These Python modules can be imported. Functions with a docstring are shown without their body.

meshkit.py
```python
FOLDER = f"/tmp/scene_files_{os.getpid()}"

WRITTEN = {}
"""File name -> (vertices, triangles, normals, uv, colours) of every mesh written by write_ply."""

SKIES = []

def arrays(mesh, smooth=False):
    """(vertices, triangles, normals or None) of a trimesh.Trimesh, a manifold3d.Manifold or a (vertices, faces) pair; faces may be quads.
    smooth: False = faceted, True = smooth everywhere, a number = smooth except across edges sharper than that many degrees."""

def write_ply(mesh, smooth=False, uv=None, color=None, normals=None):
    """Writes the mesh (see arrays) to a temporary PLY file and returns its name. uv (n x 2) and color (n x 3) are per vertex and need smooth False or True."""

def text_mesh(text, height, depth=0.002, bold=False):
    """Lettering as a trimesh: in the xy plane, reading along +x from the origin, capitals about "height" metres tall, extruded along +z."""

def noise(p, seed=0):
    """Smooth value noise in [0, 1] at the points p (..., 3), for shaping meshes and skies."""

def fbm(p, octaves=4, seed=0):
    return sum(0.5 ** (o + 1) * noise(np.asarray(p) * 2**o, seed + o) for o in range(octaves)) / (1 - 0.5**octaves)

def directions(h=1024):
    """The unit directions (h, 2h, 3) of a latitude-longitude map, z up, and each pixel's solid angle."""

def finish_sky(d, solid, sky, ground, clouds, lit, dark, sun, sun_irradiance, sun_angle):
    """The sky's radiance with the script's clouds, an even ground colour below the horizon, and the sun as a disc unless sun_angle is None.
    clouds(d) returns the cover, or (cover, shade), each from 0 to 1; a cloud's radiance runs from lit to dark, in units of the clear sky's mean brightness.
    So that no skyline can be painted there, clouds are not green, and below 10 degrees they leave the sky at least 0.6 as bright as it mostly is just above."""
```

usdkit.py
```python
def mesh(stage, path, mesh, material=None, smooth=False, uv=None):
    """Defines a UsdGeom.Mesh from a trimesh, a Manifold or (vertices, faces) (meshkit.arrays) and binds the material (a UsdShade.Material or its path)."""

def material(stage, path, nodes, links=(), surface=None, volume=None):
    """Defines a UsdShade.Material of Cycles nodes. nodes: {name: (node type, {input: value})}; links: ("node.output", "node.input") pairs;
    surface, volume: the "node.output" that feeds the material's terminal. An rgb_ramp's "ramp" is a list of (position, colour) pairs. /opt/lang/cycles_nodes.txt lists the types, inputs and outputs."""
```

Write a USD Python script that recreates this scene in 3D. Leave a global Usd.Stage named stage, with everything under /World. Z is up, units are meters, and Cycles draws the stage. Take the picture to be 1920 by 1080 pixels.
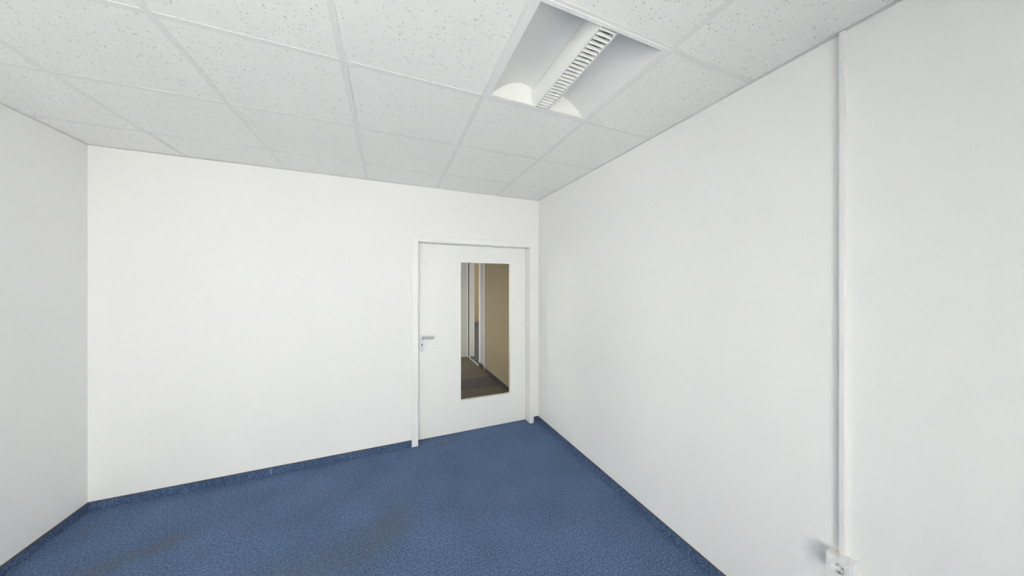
import math, random
import numpy as np
import trimesh, usdkit
import manifold3d as m3
from shapely.geometry import box as sbox, Polygon
from pxr import Usd, UsdGeom, UsdLux, UsdShade, Gf, Sdf

random.seed(7); rng = np.random.default_rng(7)
stage = Usd.Stage.CreateInMemory()
UsdGeom.SetStageUpAxis(stage, UsdGeom.Tokens.z)
UsdGeom.SetStageMetersPerUnit(stage, 1.0)
world = UsdGeom.Xform.Define(stage, '/World'); stage.SetDefaultPrim(world.GetPrim())

# ------------------------------------------------------------------ camera, sky, exposure
CAM_Z, F_PX, YAW = 1.555, 560.96, 0.4009
cam = UsdGeom.Camera.Define(stage, '/World/camera')
cam.AddTranslateOp().Set(Gf.Vec3d(0, 0, CAM_Z))
cam.AddRotateXYZOp().Set(Gf.Vec3f(90, 0, -math.degrees(YAW)))
cam.CreateHorizontalApertureAttr(36.0); cam.CreateVerticalApertureAttr(20.25)
cam.CreateFocalLengthAttr(F_PX / 1920 * 36)
cam.CreateVerticalApertureOffsetAttr(-4.9 * 36 / 1920)
cam.CreateClippingRangeAttr(Gf.Vec2f(0.02, 200))
cam.CreateExposureAttr(0.0)

sky = UsdLux.DomeLight.Define(stage, '/World/overcast_sky')          # bright even overcast outside the windows
sky.CreateColorAttr(Gf.Vec3f(1.0, 0.975, 0.95)); sky.CreateIntensityAttr(2.9)

# ------------------------------------------------------------------ room numbers (metres; back wall face, etc.)
XL, XR, YB, YF = -1.888, 1.617, 3.040, -1.15
ZC = CAM_Z + 0.968
GX, PH = -1.4254, -0.0102
COLS = [-1.89, -1.26, -0.63, 0.0, 0.6338, 1.2402, 1.8715, 2.5, 3.13, 3.76]
ROWS = [-4.93, -4.346, -3.763, -3.18, -2.597, -2.014, -1.431, -0.848, -0.265, 0.318, 0.9013, 1.4912, 2.0692, 2.6492, 3.232]
CP, SP = math.cos(PH), math.sin(PH)
def grid(a, b): return (GX + CP*a - SP*b, SP*a + CP*b)

# ------------------------------------------------------------------ helpers
taken = set()
def numbered(path):
    if path not in taken:
        taken.add(path); return path
    k = 1
    while f'{path}_{k:03d}' in taken: k += 1
    taken.add(f'{path}_{k:03d}'); return f'{path}_{k:03d}'
def meta(p, label=None, cat=None, group=None, kind=None):
    for k, v in (('label', label), ('category', cat), ('group', group), ('kind', kind)):
        if v: p.SetCustomDataByKey(k, v)
    return p
def pth(parent): return '/World' if parent is None else str(parent.GetPath())
def obj(name, mesh, mat, parent=None, smooth=False, **kw):
    if isinstance(mesh, list): mesh = trimesh.util.concatenate(mesh)
    p = usdkit.mesh(stage, numbered(pth(parent) + '/' + name), mesh, mat, smooth).GetPrim()
    return meta(p, **kw)
def thing(name, loc=(0, 0, 0), rotz=0.0, parent=None, **kw):
    x = UsdGeom.Xform.Define(stage, numbered(pth(parent) + '/' + name))
    x.AddTranslateOp().Set(Gf.Vec3d(*map(float, loc)))
    if rotz: x.AddRotateZOp().Set(math.degrees(rotz))
    return meta(x.GetPrim(), **kw)
def bx(x0, x1, y0, y1, z0, z1):
    m = trimesh.creation.box((x1-x0, y1-y0, z1-z0)); m.apply_translation(((x0+x1)/2, (y0+y1)/2, (z0+z1)/2)); return m
def tm(man):
    m = man.to_mesh(); return trimesh.Trimesh(np.array(m.vert_properties[:, :3], float), np.array(m.tri_verts), process=False)
def mbx(x0, x1, y0, y1, z0, z1): return m3.Manifold.cube((x1-x0, y1-y0, z1-z0)).translate((x0, y0, z0))
def rbx(x0, x1, y0, y1, z0, z1, r=0.003):
    """box with bevelled edges"""
    pts = []
    for x, sx in ((x0, 1), (x1, -1)):
        for y, sy in ((y0, 1), (y1, -1)):
            for z, sz in ((z0, 1), (z1, -1)):
                pts += [(x, y+sy*r, z+sz*r), (x+sx*r, y, z+sz*r), (x+sx*r, y+sy*r, z)]
    return tm(m3.Manifold.hull_points(np.array(pts)))
def slab(poly, z0, z1):
    m = trimesh.creation.extrude_polygon(poly, z1-z0, engine='earcut'); m.apply_translation((0, 0, z0)); return m
def prism_y(poly, y0, y1):
    """polygon in (x, z) extruded along y"""
    m = trimesh.creation.extrude_polygon(poly, y1-y0, engine='earcut')
    v = m.vertices.copy(); m.vertices = np.stack([v[:, 0], y1 - v[:, 2], v[:, 1]], 1); m.fix_normals(); return m
def prism_x(poly, x0, x1):
    """polygon in (y, z) extruded along x"""
    m = trimesh.creation.extrude_polygon(poly, x1-x0, engine='earcut')
    v = m.vertices.copy(); m.vertices = np.stack([x0 + v[:, 2], v[:, 0], v[:, 1]], 1); m.fix_normals(); return m
def strip_solid(prof, th):
    """an open (x, z) profile as a closed band of thickness th"""
    p = np.asarray(prof, float); t = np.gradient(p, axis=0); t /= np.linalg.norm(t, axis=1, keepdims=True)
    n = np.stack([-t[:, 1], t[:, 0]], 1)
    return Polygon(np.vstack([p, (p + n*th)[::-1]])).buffer(0)
def cyl(p, q, r, n=24): return trimesh.creation.cylinder(radius=r, segment=[p, q], sections=n)

# ------------------------------------------------------------------ materials
L = '/World/Looks'
UsdGeom.Scope.Define(stage, L)
def lin(r, g, b):
    f = lambda c: c/12.92 if c <= 0.04045 else ((c+0.055)/1.055)**2.4
    return tuple(f(c/255) for c in (r, g, b))
def plain(name, col, rough=0.5, metallic=0.0, spec=0.5, bump=0.0, bscale=200.0):
    nodes = {'p': ('principled_bsdf', {'base_color': col, 'roughness': rough, 'metallic': metallic, 'specular_ior_level': spec})}
    links = []
    if bump:
        nodes.update(g=('geometry', {}), n=('noise_texture', {'scale': bscale, 'detail': 3.0}), b=('bump', {'strength': bump, 'distance': 0.002}))
        links = [('g.position', 'n.vector'), ('n.fac', 'b.height'), ('b.normal', 'p.normal')]
    return usdkit.material(stage, f'{L}/{name}', nodes, links, surface='p.BSDF')
M = {}
M['wall'] = plain('wall_paint', (0.925, 0.925, 0.91), 0.7, spec=0.25, bump=0.12, bscale=260)
M['rail'] = plain('grid_rail_enamel', (0.86, 0.86, 0.84), 0.45)
M['trim'] = plain('edge_trim_enamel', (0.76, 0.76, 0.745), 0.5)
M['plenum'] = plain('plenum_grey', (0.25, 0.25, 0.25), 0.9)
M['door'] = plain('door_laminate', (0.93, 0.93, 0.91), 0.45)
M['frame'] = plain('door_frame_enamel', (0.93, 0.93, 0.915), 0.4)
M['seal'] = plain('seal_grey', (0.52, 0.53, 0.52), 0.7)
M['steel'] = plain('brushed_steel', (0.62, 0.62, 0.61), 0.3, metallic=1.0)
M['plate'] = plain('satin_plate', (0.74, 0.75, 0.76), 0.35, metallic=0.15)
M['black'] = plain('dark_hole', (0.02, 0.02, 0.02), 0.6)
M['plastic'] = plain('white_plastic', (0.86, 0.865, 0.865), 0.35)
M['lamp_white'] = plain('fixture_enamel', (0.90, 0.90, 0.88), 0.35)
M['lamp_wing'] = plain('fixture_reflector', (0.82, 0.82, 0.81), 0.32)
M['lamp_end'] = plain('fixture_end_cap', (0.88, 0.88, 0.84), 0.5)
M['lamp_inner'] = plain('fixture_inside', (0.42, 0.42, 0.38), 0.6)
M['tube'] = plain('fluorescent_tube', (0.86, 0.86, 0.84), 0.25)
M['window_frame'] = plain('window_frame_white', (0.82, 0.82, 0.82), 0.4)
M['beige'] = plain('hall_beige_wall', lin(160, 147, 119), 0.75, spec=0.2, bump=0.1, bscale=220)
M['hall_white'] = plain('hall_white', (0.90, 0.90, 0.88), 0.6)
M['hall_grey_door'] = plain('hall_grey_door', (0.78, 0.78, 0.77), 0.5)
M['hall_lavender'] = plain('hall_lavender_frame', (0.50, 0.49, 0.54), 0.3)
M['hall_dark'] = plain('hall_dark_base', lin(52, 46, 40), 0.6)
M['tan'] = plain('far_room_tan', lin(205, 182, 132), 0.7)
M['far_floor'] = plain('far_room_floor', lin(105, 106, 112), 0.8)
M['threshold'] = plain('threshold_metal', (0.72, 0.72, 0.66), 0.35)
for k, c in (('brown', (112, 102, 86)), ('plum', (92, 84, 84)), ('olive', (116, 108, 90))):
    M['hall_tile_'+k] = plain('hall_tile_'+k, lin(*c), 0.5, spec=0.35, bump=0.1, bscale=400)

def pane_material():
    return usdkit.material(stage, f'{L}/pane_glass', {
        't': ('transparent_bsdf', {'color': (0.97, 0.975, 0.96)}), 'g': ('glossy_bsdf', {'color': (1, 1, 1), 'roughness': 0.0}),
        'f': ('fresnel', {'IOR': 1.28}), 'm': ('mix_closure', {})},
        [('f.fac', 'm.fac'), ('t.BSDF', 'm.closure1'), ('g.BSDF', 'm.closure2')], surface='m.closure')
M['pane'] = pane_material()

def tile_material():
    nodes = {
        'g': ('geometry', {}),
        'dn': ('noise_texture', {'scale': 90.0, 'detail': 2.0}),
        'ds': ('vector_math', {'math_type': 'scale', 'scale': 0.012}),
        'da': ('vector_math', {'math_type': 'add'}),
        'v1': ('voronoi_texture', {'scale': 52.0}), 'v2': ('voronoi_texture', {'scale': 105.0}),
        's1': ('separate_color', {}), 's2': ('separate_color', {}),
        'k1': ('math', {'math_type': 'multiply_add', 'value2': 0.29, 'value3': -0.10}),
        'k2': ('math', {'math_type': 'multiply_add', 'value2': 0.50, 'value3': -0.21}),
        'd1': ('math', {'math_type': 'subtract'}), 'd2': ('math', {'math_type': 'subtract'}),
        'm1': ('map_range', {'from_min': -0.035, 'from_max': 0.035, 'to_min': 0.0, 'to_max': 1.0, 'clamp': True}),
        'm2': ('map_range', {'from_min': -0.035, 'from_max': 0.035, 'to_min': 0.0, 'to_max': 1.0, 'clamp': True}),
        'mn': ('math', {'math_type': 'minimum'}),
        'c': ('mix_color', {'blend_type': 'mix', 'a': (0.58, 0.58, 0.56), 'b': (0.94, 0.935, 0.905)}),
        'b': ('bump', {'strength': 0.5, 'distance': 0.002}),
        'p': ('principled_bsdf', {'roughness': 0.85, 'specular_ior_level': 0.15})}
    links = [('g.position', 'dn.vector'), ('dn.color', 'ds.vector1'), ('g.position', 'da.vector1'), ('ds.vector', 'da.vector2'),
             ('da.vector', 'v1.vector'), ('da.vector', 'v2.vector'), ('v1.color', 's1.color'), ('v2.color', 's2.color'),
             ('s1.r', 'k1.value1'), ('s2.r', 'k2.value1'), ('v1.distance', 'd1.value1'), ('k1.value', 'd1.value2'),
             ('v2.distance', 'd2.value1'), ('k2.value', 'd2.value2'), ('d1.value', 'm1.value'), ('d2.value', 'm2.value'),
             ('m1.result', 'mn.value1'), ('m2.result', 'mn.value2'), ('mn.value', 'c.fac'), ('c.result', 'p.base_color'),
             ('mn.value', 'b.height'), ('b.normal', 'p.normal')]
    return usdkit.material(stage, f'{L}/mineral_tile', nodes, links, surface='p.BSDF')
M['tile'] = tile_material()

STAINS = [  # x, y, angle, half length, half width, strength: brown-grey spills on the carpet
    (-1.22, 2.475, 0.33, 0.15, 0.085, 0.62), (-1.48, 2.385, 0.30, 0.18, 0.085, 0.58), (-1.75, 2.80, 1.2, 0.10, 0.05, 0.35),
    (0.04, 2.10, 1.15, 0.25, 0.12, 0.50), (-0.14, 2.00, 0.35, 0.28, 0.16, 0.38),
    (-0.52, 1.97, 0.2, 0.30, 0.12, 0.35), (0.53, 2.975, 0.1, 0.16, 0.05, 0.40)]
def carpet_material(name, stains, dark=1.0):
    nodes = {'g': ('geometry', {}),
             'n1': ('noise_texture', {'scale': 210.0, 'detail': 2.0, 'roughness': 0.6}),
             'n2': ('noise_texture', {'scale': 95.0, 'detail': 2.0, 'roughness': 0.6}),
             'n3': ('noise_texture', {'scale': 3.0, 'detail': 3.0}),
             'mx': ('math', {'math_type': 'multiply_add', 'value2': 0.6}),
             'mh': ('math', {'math_type': 'multiply', 'value2': 0.4}),
             'r': ('rgb_ramp', {'ramp': [(0.0, tuple(np.array(lin(36, 54, 88))*dark)), (0.42, tuple(np.array(lin(62, 83, 118))*dark)),
                                         (0.54, tuple(np.array(lin(92, 115, 151))*dark)), (0.70, tuple(np.array(lin(146, 166, 195))*dark)), (1.0, tuple(np.array(lin(185, 200, 218))*dark))]}),
             'lr': ('map_range', {'from_min': 0.3, 'from_max': 0.7, 'to_min': 0.99, 'to_max': 1.18}),
             'lm': ('mix_color', {'blend_type': 'multiply', 'fac': 1.0}),
             'b': ('bump', {'strength': 0.6, 'distance': 0.006}),
             'p': ('principled_bsdf', {'roughness': 0.95, 'specular_ior_level': 0.05, 'sheen_weight': 0.06, 'sheen_roughness': 0.6})}
    links = [('g.position', 'n1.vector'), ('g.position', 'n2.vector'), ('g.position', 'n3.vector'), ('n2.fac', 'mh.value1'),
             ('n1.fac', 'mx.value1'), ('mh.value', 'mx.value3'), ('mx.value', 'r.fac'), ('n3.fac', 'lr.value'),
             ('r.color', 'lm.a'), ('lr.result', 'lm.b'), ('mx.value', 'b.height'), ('b.normal', 'p.normal')]
    out = 'lm.result'
    if stains:
        nodes['sn'] = ('noise_texture', {'scale': 11.0, 'detail': 5.0, 'roughness': 0.65}); links.append(('g.position', 'sn.vector'))
        nodes['so'] = ('math', {'math_type': 'multiply_add', 'value2': 1.7, 'value3': -0.85}); links.append(('sn.fac', 'so.value1'))
        # the pile's own grain stays visible through the stains
        nodes['sr'] = ('rgb_ramp', {'ramp': [(0.0, lin(46, 56, 72)), (0.42, lin(76, 87, 104)), (0.55, lin(100, 111, 126)), (1.0, lin(160, 166, 174))]}); links.append(('mx.value', 'sr.fac'))
        for i, (x, y, a, hl, hw, st) in enumerate(STAINS):
            nodes[f'a{i}'] = ('vector_math', {'math_type': 'subtract', 'vector2': (x, y, 0.0)})
            nodes[f'ro{i}'] = ('vector_rotate', {'rotate_type': 'z_axis', 'angle': -a})
            nodes[f'ml{i}'] = ('vector_math', {'math_type': 'multiply', 'vector2': (1/hl, 1/hw, 0.0)})
            nodes[f'ln{i}'] = ('vector_math', {'math_type': 'length'})
            nodes[f'ad{i}'] = ('math', {'math_type': 'add'})
            nodes[f'mr{i}'] = ('map_range', {'range_type': 'smoothstep', 'from_min': 1.6, 'from_max': 0.25, 'to_min': 0.0, 'to_max': st})
            nodes[f'c{i}'] = ('mix_color', {'blend_type': 'mix'})
            links += [('g.position', f'a{i}.vector1'), (f'a{i}.vector', f'ro{i}.vector'), (f'ro{i}.vector', f'ml{i}.vector1'),
                      (f'ml{i}.vector', f'ln{i}.vector1'), (f'ln{i}.value', f'ad{i}.value1'), ('so.value', f'ad{i}.value2'),
                      (f'ad{i}.value', f'mr{i}.value'), (f'mr{i}.result', f'c{i}.fac'), (out, f'c{i}.a'), ('sr.color', f'c{i}.b')]
            out = f'c{i}.result'
    links.append((out, 'p.base_color'))
    return usdkit.material(stage, f'{L}/{name}', nodes, links, surface='p.BSDF')
M['carpet'] = carpet_material('blue_carpet', True)
M['carpet_strip'] = carpet_material('blue_carpet_strip', False, 0.80)
M['strip_edge'] = plain('strip_edge_grey', lin(88, 88, 90), 0.8)
M['sliver'] = plain('pale_blue_sliver', lin(150, 172, 200), 0.7)

# ------------------------------------------------------------------ the room's shell
DX0, DX1, DZ = 0.294, 1.4966, 1.981          # clear opening of the door frame
obj('floor', bx(XL-.1, XR+.1, YF-.1, YB+.17, -0.12, 0), M['carpet'], kind='structure', label='blue speckled carpet floor with a few grey-brown stains', cat='floor')
wb = mbx(XL-.12, XR+.12, YB, YB+.12, 0, 2.80) - mbx(DX0-.02, DX1+.02, YB-1, YB+1, -1, DZ+.02)
obj('wall_back', tm(wb), M['wall'], kind='structure', label='white back wall with the glazed door at its right end', cat='wall')
obj('wall_left', bx(XL-.12, XL, YF-.12, YB, 0, 2.80), M['wall'], kind='structure', label='plain white wall at the left edge of the photo', cat='wall')
obj('wall_right', bx(XR, XR+.12, YF-.12, YB, 0, 2.80), M['wall'], kind='structure', label='long white right wall carrying the thin cable duct', cat='wall')
WIN = [(-1.6, -0.893), (-0.833, -0.127), (-0.067, 0.64)]
WZ0, WZ1 = 0.10, 2.20
wf = mbx(XL-.12, XR+.12, YF-.12, YF, 0, 2.80)
for a, b in WIN: wf = wf - mbx(a, b, YF-1, YF+1, WZ0, WZ1)
obj('wall_front', tm(wf), M['wall'], kind='structure', label='window wall behind the camera', cat='wall')
for i, (a, b) in enumerate(WIN):
    w = thing(f'window_{i+1}', (0, 0, 0), kind='structure', cat='window',
              label=['white framed window nearest the left wall', 'white framed window in the middle of the window wall', 'white framed window nearest the right wall'][i])
    y0, y1, t = YF-.09, YF-.03, 0.055
    fr = mbx(a, b, y0, y1, WZ0, WZ1) - mbx(a+t, b-t, y0-1, y1+1, WZ0+t, WZ1-t)
    obj('window_frame', tm(fr), M['window_frame'], w)
    obj('pane', bx(a+t-.005, b-t+.005, YF-.062, YF-.058, WZ0+t-.005, WZ1-t+.005), M['pane'], w)
    obj('window_sill', rbx(a, b, YF-.03, YF+.02, WZ0, WZ0+.025, .004), M['window_frame'], w)

# ------------------------------------------------------------------ suspended ceiling: tiles, rails and trims, each a part
ceil = thing('ceiling', (0, 0, 0), kind='structure', cat='ceiling', label='suspended ceiling of white pitted mineral tiles in a narrow white grid')
room = sbox(XL, YF, XR, YB)
inner = sbox(XL+.004, YF+.004, XR-.004, YB-.004)
hw = 0.0125
def gpoly(a0, a1, b0, b1): return Polygon([grid(a0, b0), grid(a1, b0), grid(a1, b1), grid(a0, b1)])
for j in range(len(ROWS)-1):
    for i in range(len(COLS)-1):
        if i == COLS.index(1.8715) and j == ROWS.index(0.9013): continue      # the light fitting sits here
        p = gpoly(COLS[i]+.004, COLS[i+1]-.004, ROWS[j]+.004, ROWS[j+1]-.004).intersection(inner)
        if p.is_empty or p.area < 1e-4 or p.geom_type != 'Polygon': continue
        m = slab(p, ZC+.002, ZC+.017)
        c = p.centroid
        v = m.vertices.copy()
        tx, ty, lift = rng.normal(0, .0012, 2).tolist() + [abs(rng.normal(0, .0006))]
        v[:, 2] += lift + np.maximum(0, tx*(v[:, 0]-c.x) + ty*(v[:, 1]-c.y))
        m.vertices = v
        obj('ceiling_tile', m, M['tile'], ceil)
for a in COLS:                                                             # main rails run away from the windows
    p = gpoly(a-hw, a+hw, -5.1, 3.4).intersection(inner)
    if not p.is_empty and p.area > 1e-4: obj('main_rail', slab(p, ZC, ZC+.002), M['rail'], ceil)
for b in ROWS:
    for i in range(len(COLS)-1):
        p = gpoly(COLS[i]+hw+.0006, COLS[i+1]-hw-.0006, b-hw, b+hw).intersection(inner)
        if not p.is_empty and p.area > 1e-4 and p.geom_type == 'Polygon': obj('cross_rail', slab(p, ZC+.0004, ZC+.002), M['rail'], ceil)
e = .011
for p in (sbox(XL, YB-e, XR, YB), sbox(XL, YF, XR, YF+e), sbox(XL, YF+e, XL+e, YB-e), sbox(XR-e, YF+e, XR, YB-e)):
    obj('edge_trim', slab(p, ZC-.0015, ZC+.0005), M['trim'], ceil)
obj('ceiling_deck', bx(XL-.12, XR+.12, YF-.12, YB+.12, ZC+.20, ZC+.28), M['plenum'], ceil)

# ------------------------------------------------------------------ carpet-strip baseboards
BH, BT = 0.060, 0.010
SEAM = -0.862
def base_strip(parent, name, x0, x1, y0, y1):
    obj(name, bx(x0, x1, y0, y1, 0, BH-.003), M['carpet_strip'], parent)
    obj('top_edge', bx(x0, x1, y0, y1, BH-.003, BH), M['strip_edge'], parent)
bb = thing('baseboard_back', kind='structure', cat='baseboard', label='blue carpet skirting strip under the back wall, seamed once')
base_strip(bb, 'carpet_strip', XL+BT, SEAM-.0012, YB-BT, YB)
base_strip(bb, 'carpet_strip', SEAM+.0012, DX0-.0600, YB-BT, YB)
base_strip(bb, 'carpet_strip', DX1+.0520, XR-BT, YB-BT, YB)
obj('seam_backing', bx(SEAM-.0022, SEAM+.0022, YB-BT-.0006, YB-BT+.002, 0.002, BH-.010), M['sliver'], bb, label='pale sliver showing in the seam')
bl = thing('baseboard_left', kind='structure', cat='baseboard', label='blue carpet skirting strip under the left wall')
base_strip(bl, 'carpet_strip', XL, XL+BT, YF, YB)
br = thing('baseboard_right', kind='structure', cat='baseboard', label='blue carpet skirting strip under the right wall')
base_strip(br, 'carpet_strip', XR-BT, XR, YF, YB)

# ------------------------------------------------------------------ the door
d1 = thing('door_1', kind='structure', cat='door', label='white door with a tall off-centre glass pane in a steel frame')
FY0, FY1 = 3.018, 3.170                                   # the frame wraps the wall
FL, FR, FT = DX0-.059, DX1+.051, DZ+.056
REB = 3.125                                                # rebate: the leaf stands behind this plane
def jamb(x0, x1): return rbx(x0, x1, FY0, FY1, 0.0, DZ, .002)
obj('left_jamb', rbx(FL, DX0, FY0, FY1, 0, FT, .002), M['frame'], d1)
obj('right_jamb', rbx(DX1, FR, FY0, FY1, 0, FT, .002), M['frame'], d1)
obj('frame_head', rbx(DX0, DX1, FY0, FY1, DZ, FT, .002), M['frame'], d1)
PX0, PX1, PZ0, PZ1 = DX0+.0035, DX1-.0035, 0.006, DZ-.0035
GX0, GX1, GZ0, GZ1 = 0.737, 1.301, 0.3365, 1.798          # the pane
LY0, LY1 = REB, REB+.040
leaf = mbx(PX0, PX1, LY0, LY1, PZ0, PZ1) - mbx(GX0-.001, GX1+.001, LY0-1, LY1+1, GZ0-.001, GZ1+.001)
lf = obj('door_leaf', tm(leaf), M['door'], d1)
for n, b_ in (('left_seal', (DX0, PX0, LY0+.006, LY0+.02, 0, DZ)), ('right_seal', (PX1, DX1, LY0+.006, LY0+.02, 0, DZ)), ('head_seal', (PX0, PX1, LY0+.006, LY0+.02, PZ1, DZ))):
    obj('seal', bx(*b_), M['seal'], d1)
gb = mbx(GX0-.007, GX1+.007, LY0-.003, LY0+.004, GZ0-.007, GZ1+.007) - mbx(GX0, GX1, LY0-1, LY1+1, GZ0, GZ1)
obj('glazing_bead', tm(gb), M['frame'], d1)
obj('glass_pane', bx(GX0, GX1, LY0+.010, LY0+.016, GZ0, GZ1), M['pane'], d1, label='clear glass pane')
# handle: rounded short plate with a keyhole, and a round-bar lever bent towards the pane
HX, HZ = 0.338, 1.030
def rounded(w, h, r): return sbox(-w/2+r, -h/2+r, w/2-r, h/2-r).buffer(r, quad_segs=10)
pl = prism_y(Polygon(np.array(rounded(.046, .158, .022).exterior.coords) + [HX, 0.967]).difference(
     Polygon(np.array(rounded(.009, .022, .004).exterior.coords) + [HX+.001, 0.957])), LY0-.008, LY0)
hd = obj('handle_plate', pl, M['plate'], d1, label='satin handle plate')
obj('keyhole', prism_y(Polygon(np.array(rounded(.012, .026, .005).exterior.coords) + [HX+.001, 0.957]), LY0-.0015, LY0-.0005), M['black'], hd, label='dark keyhole')
path = [(HX, LY0-.008, HZ), (HX, LY0-.040, HZ), (HX+.003, LY0-.049, HZ), (HX+.009, LY0-.055, HZ), (HX+.018, LY0-.058, HZ), (HX+.109, LY0-.058, HZ-.001)]
lv = m3.Manifold()
for p, q in zip(path[:-1], path[1:]):
    lv = lv + m3.Manifold.batch_hull([m3.Manifold.sphere(.0085, 20).translate(p), m3.Manifold.sphere(.0085, 20).translate(q)])
obj('lever', tm(lv), M['steel'], hd, smooth=40, label='polished steel lever')
obj('lever_collar', cyl((HX, LY0-.014, HZ), (HX, LY0-.008, HZ), .015, 28), M['steel'], hd, smooth=40)

# ------------------------------------------------------------------ mini trunking and socket on the right wall
DY0, DY1, DD = 0.5515, 0.5660, 0.019
SZ = 0.528                                                   # top of the socket box
duct = thing('cable_duct', (XR, (DY0+DY1)/2, SZ), cat='cable duct', label='thin white vertical cable duct from ceiling to socket on the right wall')
h = ZC - .0015 - SZ; w2 = (DY1-DY0)/2
obj('duct_base', bx(-.016, 0, -w2, w2, 0, h), M['plastic'], duct)
obj('duct_cover', rbx(-DD, -.0155, -w2-.0006, w2+.0006, 0, h, .0015), M['plastic'], duct)
BY0, BY1, BD, BHH = 0.524, 0.592, 0.051, 0.074
sk = thing('wall_socket', (XR, (BY0+BY1)/2, SZ-BHH), cat='socket', label='white surface-mounted power socket at the foot of the cable duct')
hy = (BY1-BY0)/2
cy_, cz_ = 0.0, BHH/2
body = m3.Manifold.batch_hull([mbx(-BD+.004, 0, -hy, hy, 0, BHH), mbx(-BD, -BD+.003, -hy+.002, hy-.002, .002, BHH-.002)])
well = m3.Manifold.cylinder(.03, .0195, .0195, 40).rotate((0, 90, 0)).translate((-BD-.012, cy_, cz_))
body = body - well
groove = (mbx(-BD+.007, -BD+.0095, -hy-1, -hy+.006, -1, BHH-.004) + mbx(-BD+.007, 1, -hy-1, -hy+.006, BHH-.0065, BHH-.004))
body = body - groove
obj('housing', tm(body), M['plastic'], sk)
ins = m3.Manifold.cylinder(.004, .0193, .0193, 40).rotate((0, 90, 0)).translate((-BD+.014, cy_, cz_))
for s in (-1, 1): ins = ins - m3.Manifold.cylinder(.02, .0027, .0027, 20).rotate((0, 90, 0)).translate((-BD+.005, cy_+s*.0095, cz_))
obj('insert', tm(ins), M['plastic'], sk)
for s in (-1, 1):
    obj('contact_hole', cyl((-BD+.0175, cy_+s*.0095, cz_), (-BD+.0178, cy_+s*.0095, cz_), .0035, 20), M['black'], sk, label='dark contact hole')
    obj('earth_clip', bx(-BD+.002, -BD+.014, cy_-.003, cy_+.003, cz_+s*.0165-.0012, cz_+s*.0165+.0012), M['steel'], sk, label='metal earth clip')

# ------------------------------------------------------------------ recessed light fitting in the ceiling grid
A0, A1, B0, B1 = 1.8715, 2.5, 0.9013, 1.4912
ca, cb = (A0+A1)/2, (B0+B1)/2
fx, fy = grid(ca, cb)
lt = thing('ceiling_light', (fx, fy, ZC), PH, cat='ceiling light', label='square recessed ceiling light, switched off, with winged reflectors and a slatted centre strip')
ia0, ia1, ib0, ib1 = 1.9035-ca, 2.467-ca, 0.9185-cb, 1.4635-cb          # clear opening
oa0, oa1, ob0, ob1 = A0+.002-ca, A1-.002-ca, B0+.002-cb, B1-.002-cb
lip = mbx(oa0, oa1, ob0, ob1, -.0015, .0035) - mbx(ia0, ia1, ib0, ib1, -1, 1)
obj('frame', tm(lip), M['lamp_white'], lt)
WH = 0.104
c0 = 0.0                                                    # basket axis
half = (ia1-ia0)/2
lw = ia0 - 0.0
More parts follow.
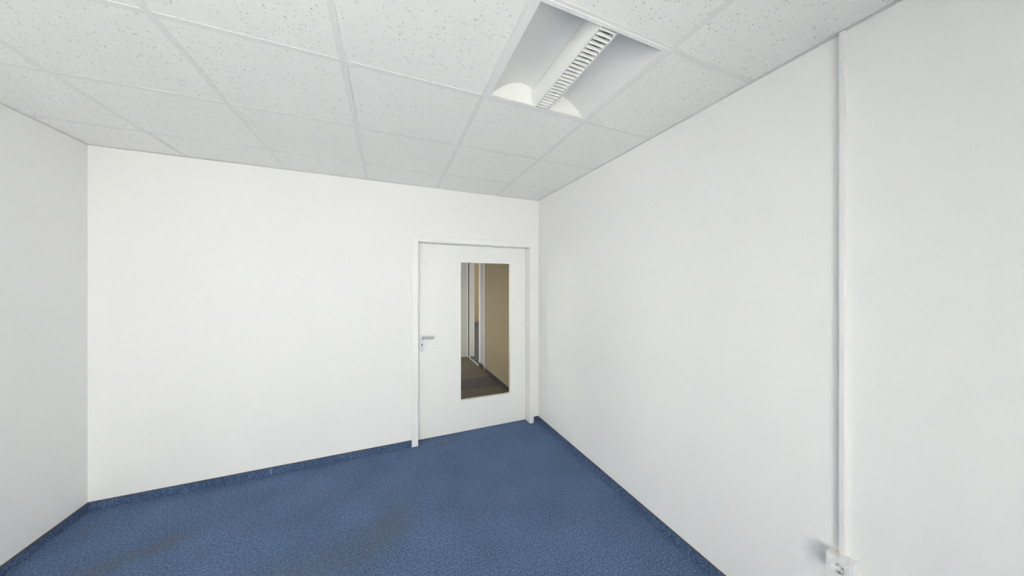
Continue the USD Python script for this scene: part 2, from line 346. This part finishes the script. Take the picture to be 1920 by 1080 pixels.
# wing profile measured from the outer edge inwards (distance, height)
prof = np.array([(0, .0), (.012, .014), (.027, .030), (.050, .049), (.077, .068), (.110, .087), (.147, .100), (.175, .1045), (.200, .102), (.222, .094), (.238, .084), (.252, .070)])
tt = np.linspace(0, 1, len(prof)); ts = np.linspace(0, 1, 48)
from scipy.interpolate import PchipInterpolator
prof = np.stack([PchipInterpolator(tt, prof[:, k])(ts) for k in (0, 1)], 1)
for s, edge in ((1, ia0), (-1, ia1)):
    q = np.stack([edge + s*prof[:, 0], prof[:, 1]], 1)
    if s < 0: q = q[::-1]
    obj('reflector_wing', prism_y(strip_solid(q, .0015), ib0, ib1), M['lamp_wing'], lt, smooth=35)
cap = Polygon([(ia0-.004, -.001)] + [(ia0, .0)] + [(x, .135) for x in (ia0, ia1)] + [(ia1+.004, -.001)])
cap = sbox(ia0-.003, .0, ia1+.003, .125)
obj('end_cap', prism_y(cap, ib1, ib1+.0015), M['lamp_end'], lt)
obj('end_cap', prism_y(cap, ib0-.0015, ib0), M['lamp_end'], lt)
obj('housing', [bx(ia0-.006, ia1+.006, ib0-.004, ib1+.004, .126, .129), bx(ia0-.006, ia0-.004, ib0-.004, ib1+.004, .0036, .126), bx(ia1+.004, ia1+.006, ib0-.004, ib1+.004, .0036, .126)], M['lamp_inner'], lt)
# slatted basket: two bulging sides, top, bottom rails, slats and the tube inside
BC = 0.785 - fx                                             # its axis
bp = np.array([(.0385, .0), (.0455, .005), (.0545, .017), (.062, .032), (.0665, .050), (.066, .066), (.061, .080), (.051, .0905), (.040, .096)])
tb = np.linspace(0, 1, len(bp)); bp = np.stack([PchipInterpolator(tb, bp[:, k])(np.linspace(0, 1, 28)) for k in (0, 1)], 1)
for s in (-1, 1):
    q = np.stack([BC + s*bp[:, 0], bp[:, 1]], 1)
    if s < 0: q = q[::-1]
    obj('basket_side', prism_y(strip_solid(q if s > 0 else q, .0012), ib0, ib1), M['lamp_white'], lt, smooth=35)
    obj('basket_rail', bx(BC+s*.0385-.0018, BC+s*.0385+.0018, ib0, ib1, -.0012, .010), M['lamp_white'], lt)
obj('basket_top', bx(BC-.042, BC+.042, ib0, ib1, .0965, .098), M['lamp_inner'], lt)
tube = obj('tube', cyl((BC, ib0+.012, .046), (BC, ib1-.012, .046), .013, 32), M['tube'], lt, smooth=40, label='unlit white fluorescent tube')
obj('tube_cap', cyl((BC, ib0, .046), (BC, ib0+.012, .046), .0138, 32), M['steel'], tube, smooth=40)
obj('tube_cap', cyl((BC, ib1-.012, .046), (BC, ib1, .046), .0138, 32), M['steel'], tube, smooth=40)
NS, sw = 24, .0365
xs = np.linspace(-sw, sw, 25)
top = .0105 + .014*np.clip((np.abs(xs)-.020)/(sw-.020), 0, 1)**2.2
slat = Polygon([(-sw, -.001), (sw, -.001)] + list(zip(xs[::-1], top[::-1])))
for k in range(NS):
    y = ib0 + (k+.62)*(ib1-ib0)/NS
    m = prism_y(slat, y-.0008, y+.0008); v = m.vertices.copy(); v[:, 1] = y + np.sign(v[:, 1]-y)*(.0009+np.clip(v[:, 2], 0, .02)*.34); v[:, 0] += BC; m.vertices = v
    obj('slat', m, M['lamp_white'], lt)

# ------------------------------------------------------------------ the hallway seen through the pane
HXR, HXL, HY0, HY1, HH = 1.685, -1.30, 3.16, 6.37, 2.50
fh = thing('floor_hall', kind='structure', cat='floor', label='dark brown tiled hallway floor seen through the door pane')
obj('subfloor', bx(HXL, HXR, HY0+.01, HY1+.16, -.12, -.006), M['hall_dark'], fh)
ys = [3.17, 3.34, 3.85, 4.36, 4.87, 5.38, 5.89, 6.37]
tone = ['plum', 'plum', 'brown', 'plum', 'brown', 'olive', 'brown']
for j in range(len(ys)-1):
    for i in range(6):
        x0 = HXR - .51*(i+1); x1 = x0+.51
        obj('floor_tile', bx(max(x0, HXL)+.0008, x1-.0008, ys[j]+.0008, ys[j+1]-.0008, -.006, 0), M['hall_tile_'+tone[j]], fh)
hb = thing('wall_hall_beige', kind='structure', cat='wall', label='beige hallway wall filling the right of the door pane')
obj('plaster', bx(HXR, HXR+.12, HY0+.02, 5.29, 0, HH), M['beige'], hb)
obj('corner_strip', rbx(HXR-.008, HXR+.004, 5.272, 5.296, 0.0, HH, .002), M['hall_white'], hb)
obj('dark_skirting', bx(HXR-.008, HXR, HY0+.02, 5.272, 0, .045), M['hall_dark'], hb)
pier = thing('wall_hall_pier', kind='structure', cat='wall', label='narrow grey-lavender wall piece beyond the beige hallway wall')
obj('panel', bx(HXR-.004, HXR+.12, 5.297, 5.50, .07, HH), M['hall_lavender'], pier)
obj('side_jamb', rbx(HXR-.016, HXR+.12, 5.50, 5.585, .07, HH, .003), M['hall_white'], pier)
obj('dark_skirting', bx(HXR-.012, HXR+.12, 5.297, 5.585, 0, .07), M['hall_dark'], pier)
ob_ = thing('door_2', kind='structure', cat='door', label='grey hallway door with a white edge strip at the left of the pane')
obj('door_leaf', rbx(.70, 1.620, HY1, HY1+.04, .004, 2.10, .002), M['hall_grey_door'], ob_)
obj('side_strip', rbx(1.623, 1.664, HY1-.012, HY1+.05, 0, 2.15, .003), M['hall_white'], ob_)
obj('dark_gap', bx(1.665, HXR, HY1+.012, HY1+.05, 0, 2.15), M['hall_dark'], ob_)
obj('wall_hall_end', [bx(HXL, .70, HY1+.02, HY1+.14, 0, HH), bx(.70, HXR+.12, HY1+.05, HY1+.14, 2.10, HH), bx(.70, HXR+.12, HY1+.09, HY1+.14, 0, 2.10)], M['hall_white'], kind='structure', cat='wall', label='end wall of the hallway around the grey door')
rv = thing('door_3', kind='structure', cat='door', label='white open doorway at the far end of the hallway')
obj('jamb', rbx(HXR, HXR+.118, HY1-.012, HY1+.05, .001, HH, .003), M['hall_white'], rv)
obj('threshold', rbx(HXR-.035, HXR+.0, 5.59, HY1-.014, 0, .008, .002), M['threshold'], rv)
# the room beyond that doorway
obj('floor_far_room', bx(HXR, 6.0, 5.585, 12.6, -.12, -.001), M['far_floor'], kind='structure', cat='floor', label='dark grey floor of the room beyond the hallway')
obj('wall_far_room', bx(1.8, 6.0, 12.3, 12.4, 0, HH), M['tan'], kind='structure', cat='wall', label='tan wall of the room beyond the hallway')
fw = mbx(6.0, 6.1, 5.5, 12.4, 0, HH) - mbx(5, 7, 8.0, 10.5, 1.0, 1.9)
obj('wall_far_window', tm(fw), M['hall_white'], kind='structure', cat='wall', label='window wall of the room beyond the hallway')
obj('wall_far_near', bx(1.81, 6.0, 5.40, 5.50, 0, HH), M['hall_white'], kind='structure', cat='wall', label='near wall of the room beyond the hallway')
obj('wall_far_side', bx(HXR+.02, HXR+.115, HY1+.10, 12.3, 0, HH), M['hall_white'], kind='structure', cat='wall', label='side wall of the room beyond the hallway')
obj('ceiling_far_room', bx(HXR+.12, 6.1, 5.4, 12.4, HH, HH+.1), M['hall_white'], kind='structure', cat='ceiling', label='ceiling of the room beyond the hallway')
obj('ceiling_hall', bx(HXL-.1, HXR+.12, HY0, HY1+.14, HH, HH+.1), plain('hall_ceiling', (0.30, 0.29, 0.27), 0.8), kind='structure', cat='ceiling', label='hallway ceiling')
hl = mbx(HXL-.1, HXL, HY0, HY1+.14, 0, HH) - mbx(HXL-1, HXL+1, 4.5, 6.0, 0.9, 2.15)
obj('ground_outside', bx(-30, HXL-.15, 0, 14, -.5, -.3), plain('paving_grey', (0.12, 0.12, 0.115), 0.9), kind='structure', cat='ground', label='grey paving outside the hallway window')
obj('wall_hall_window', tm(hl), M['hall_white'], kind='structure', cat='wall', label='hallway wall with the low window at its left end')
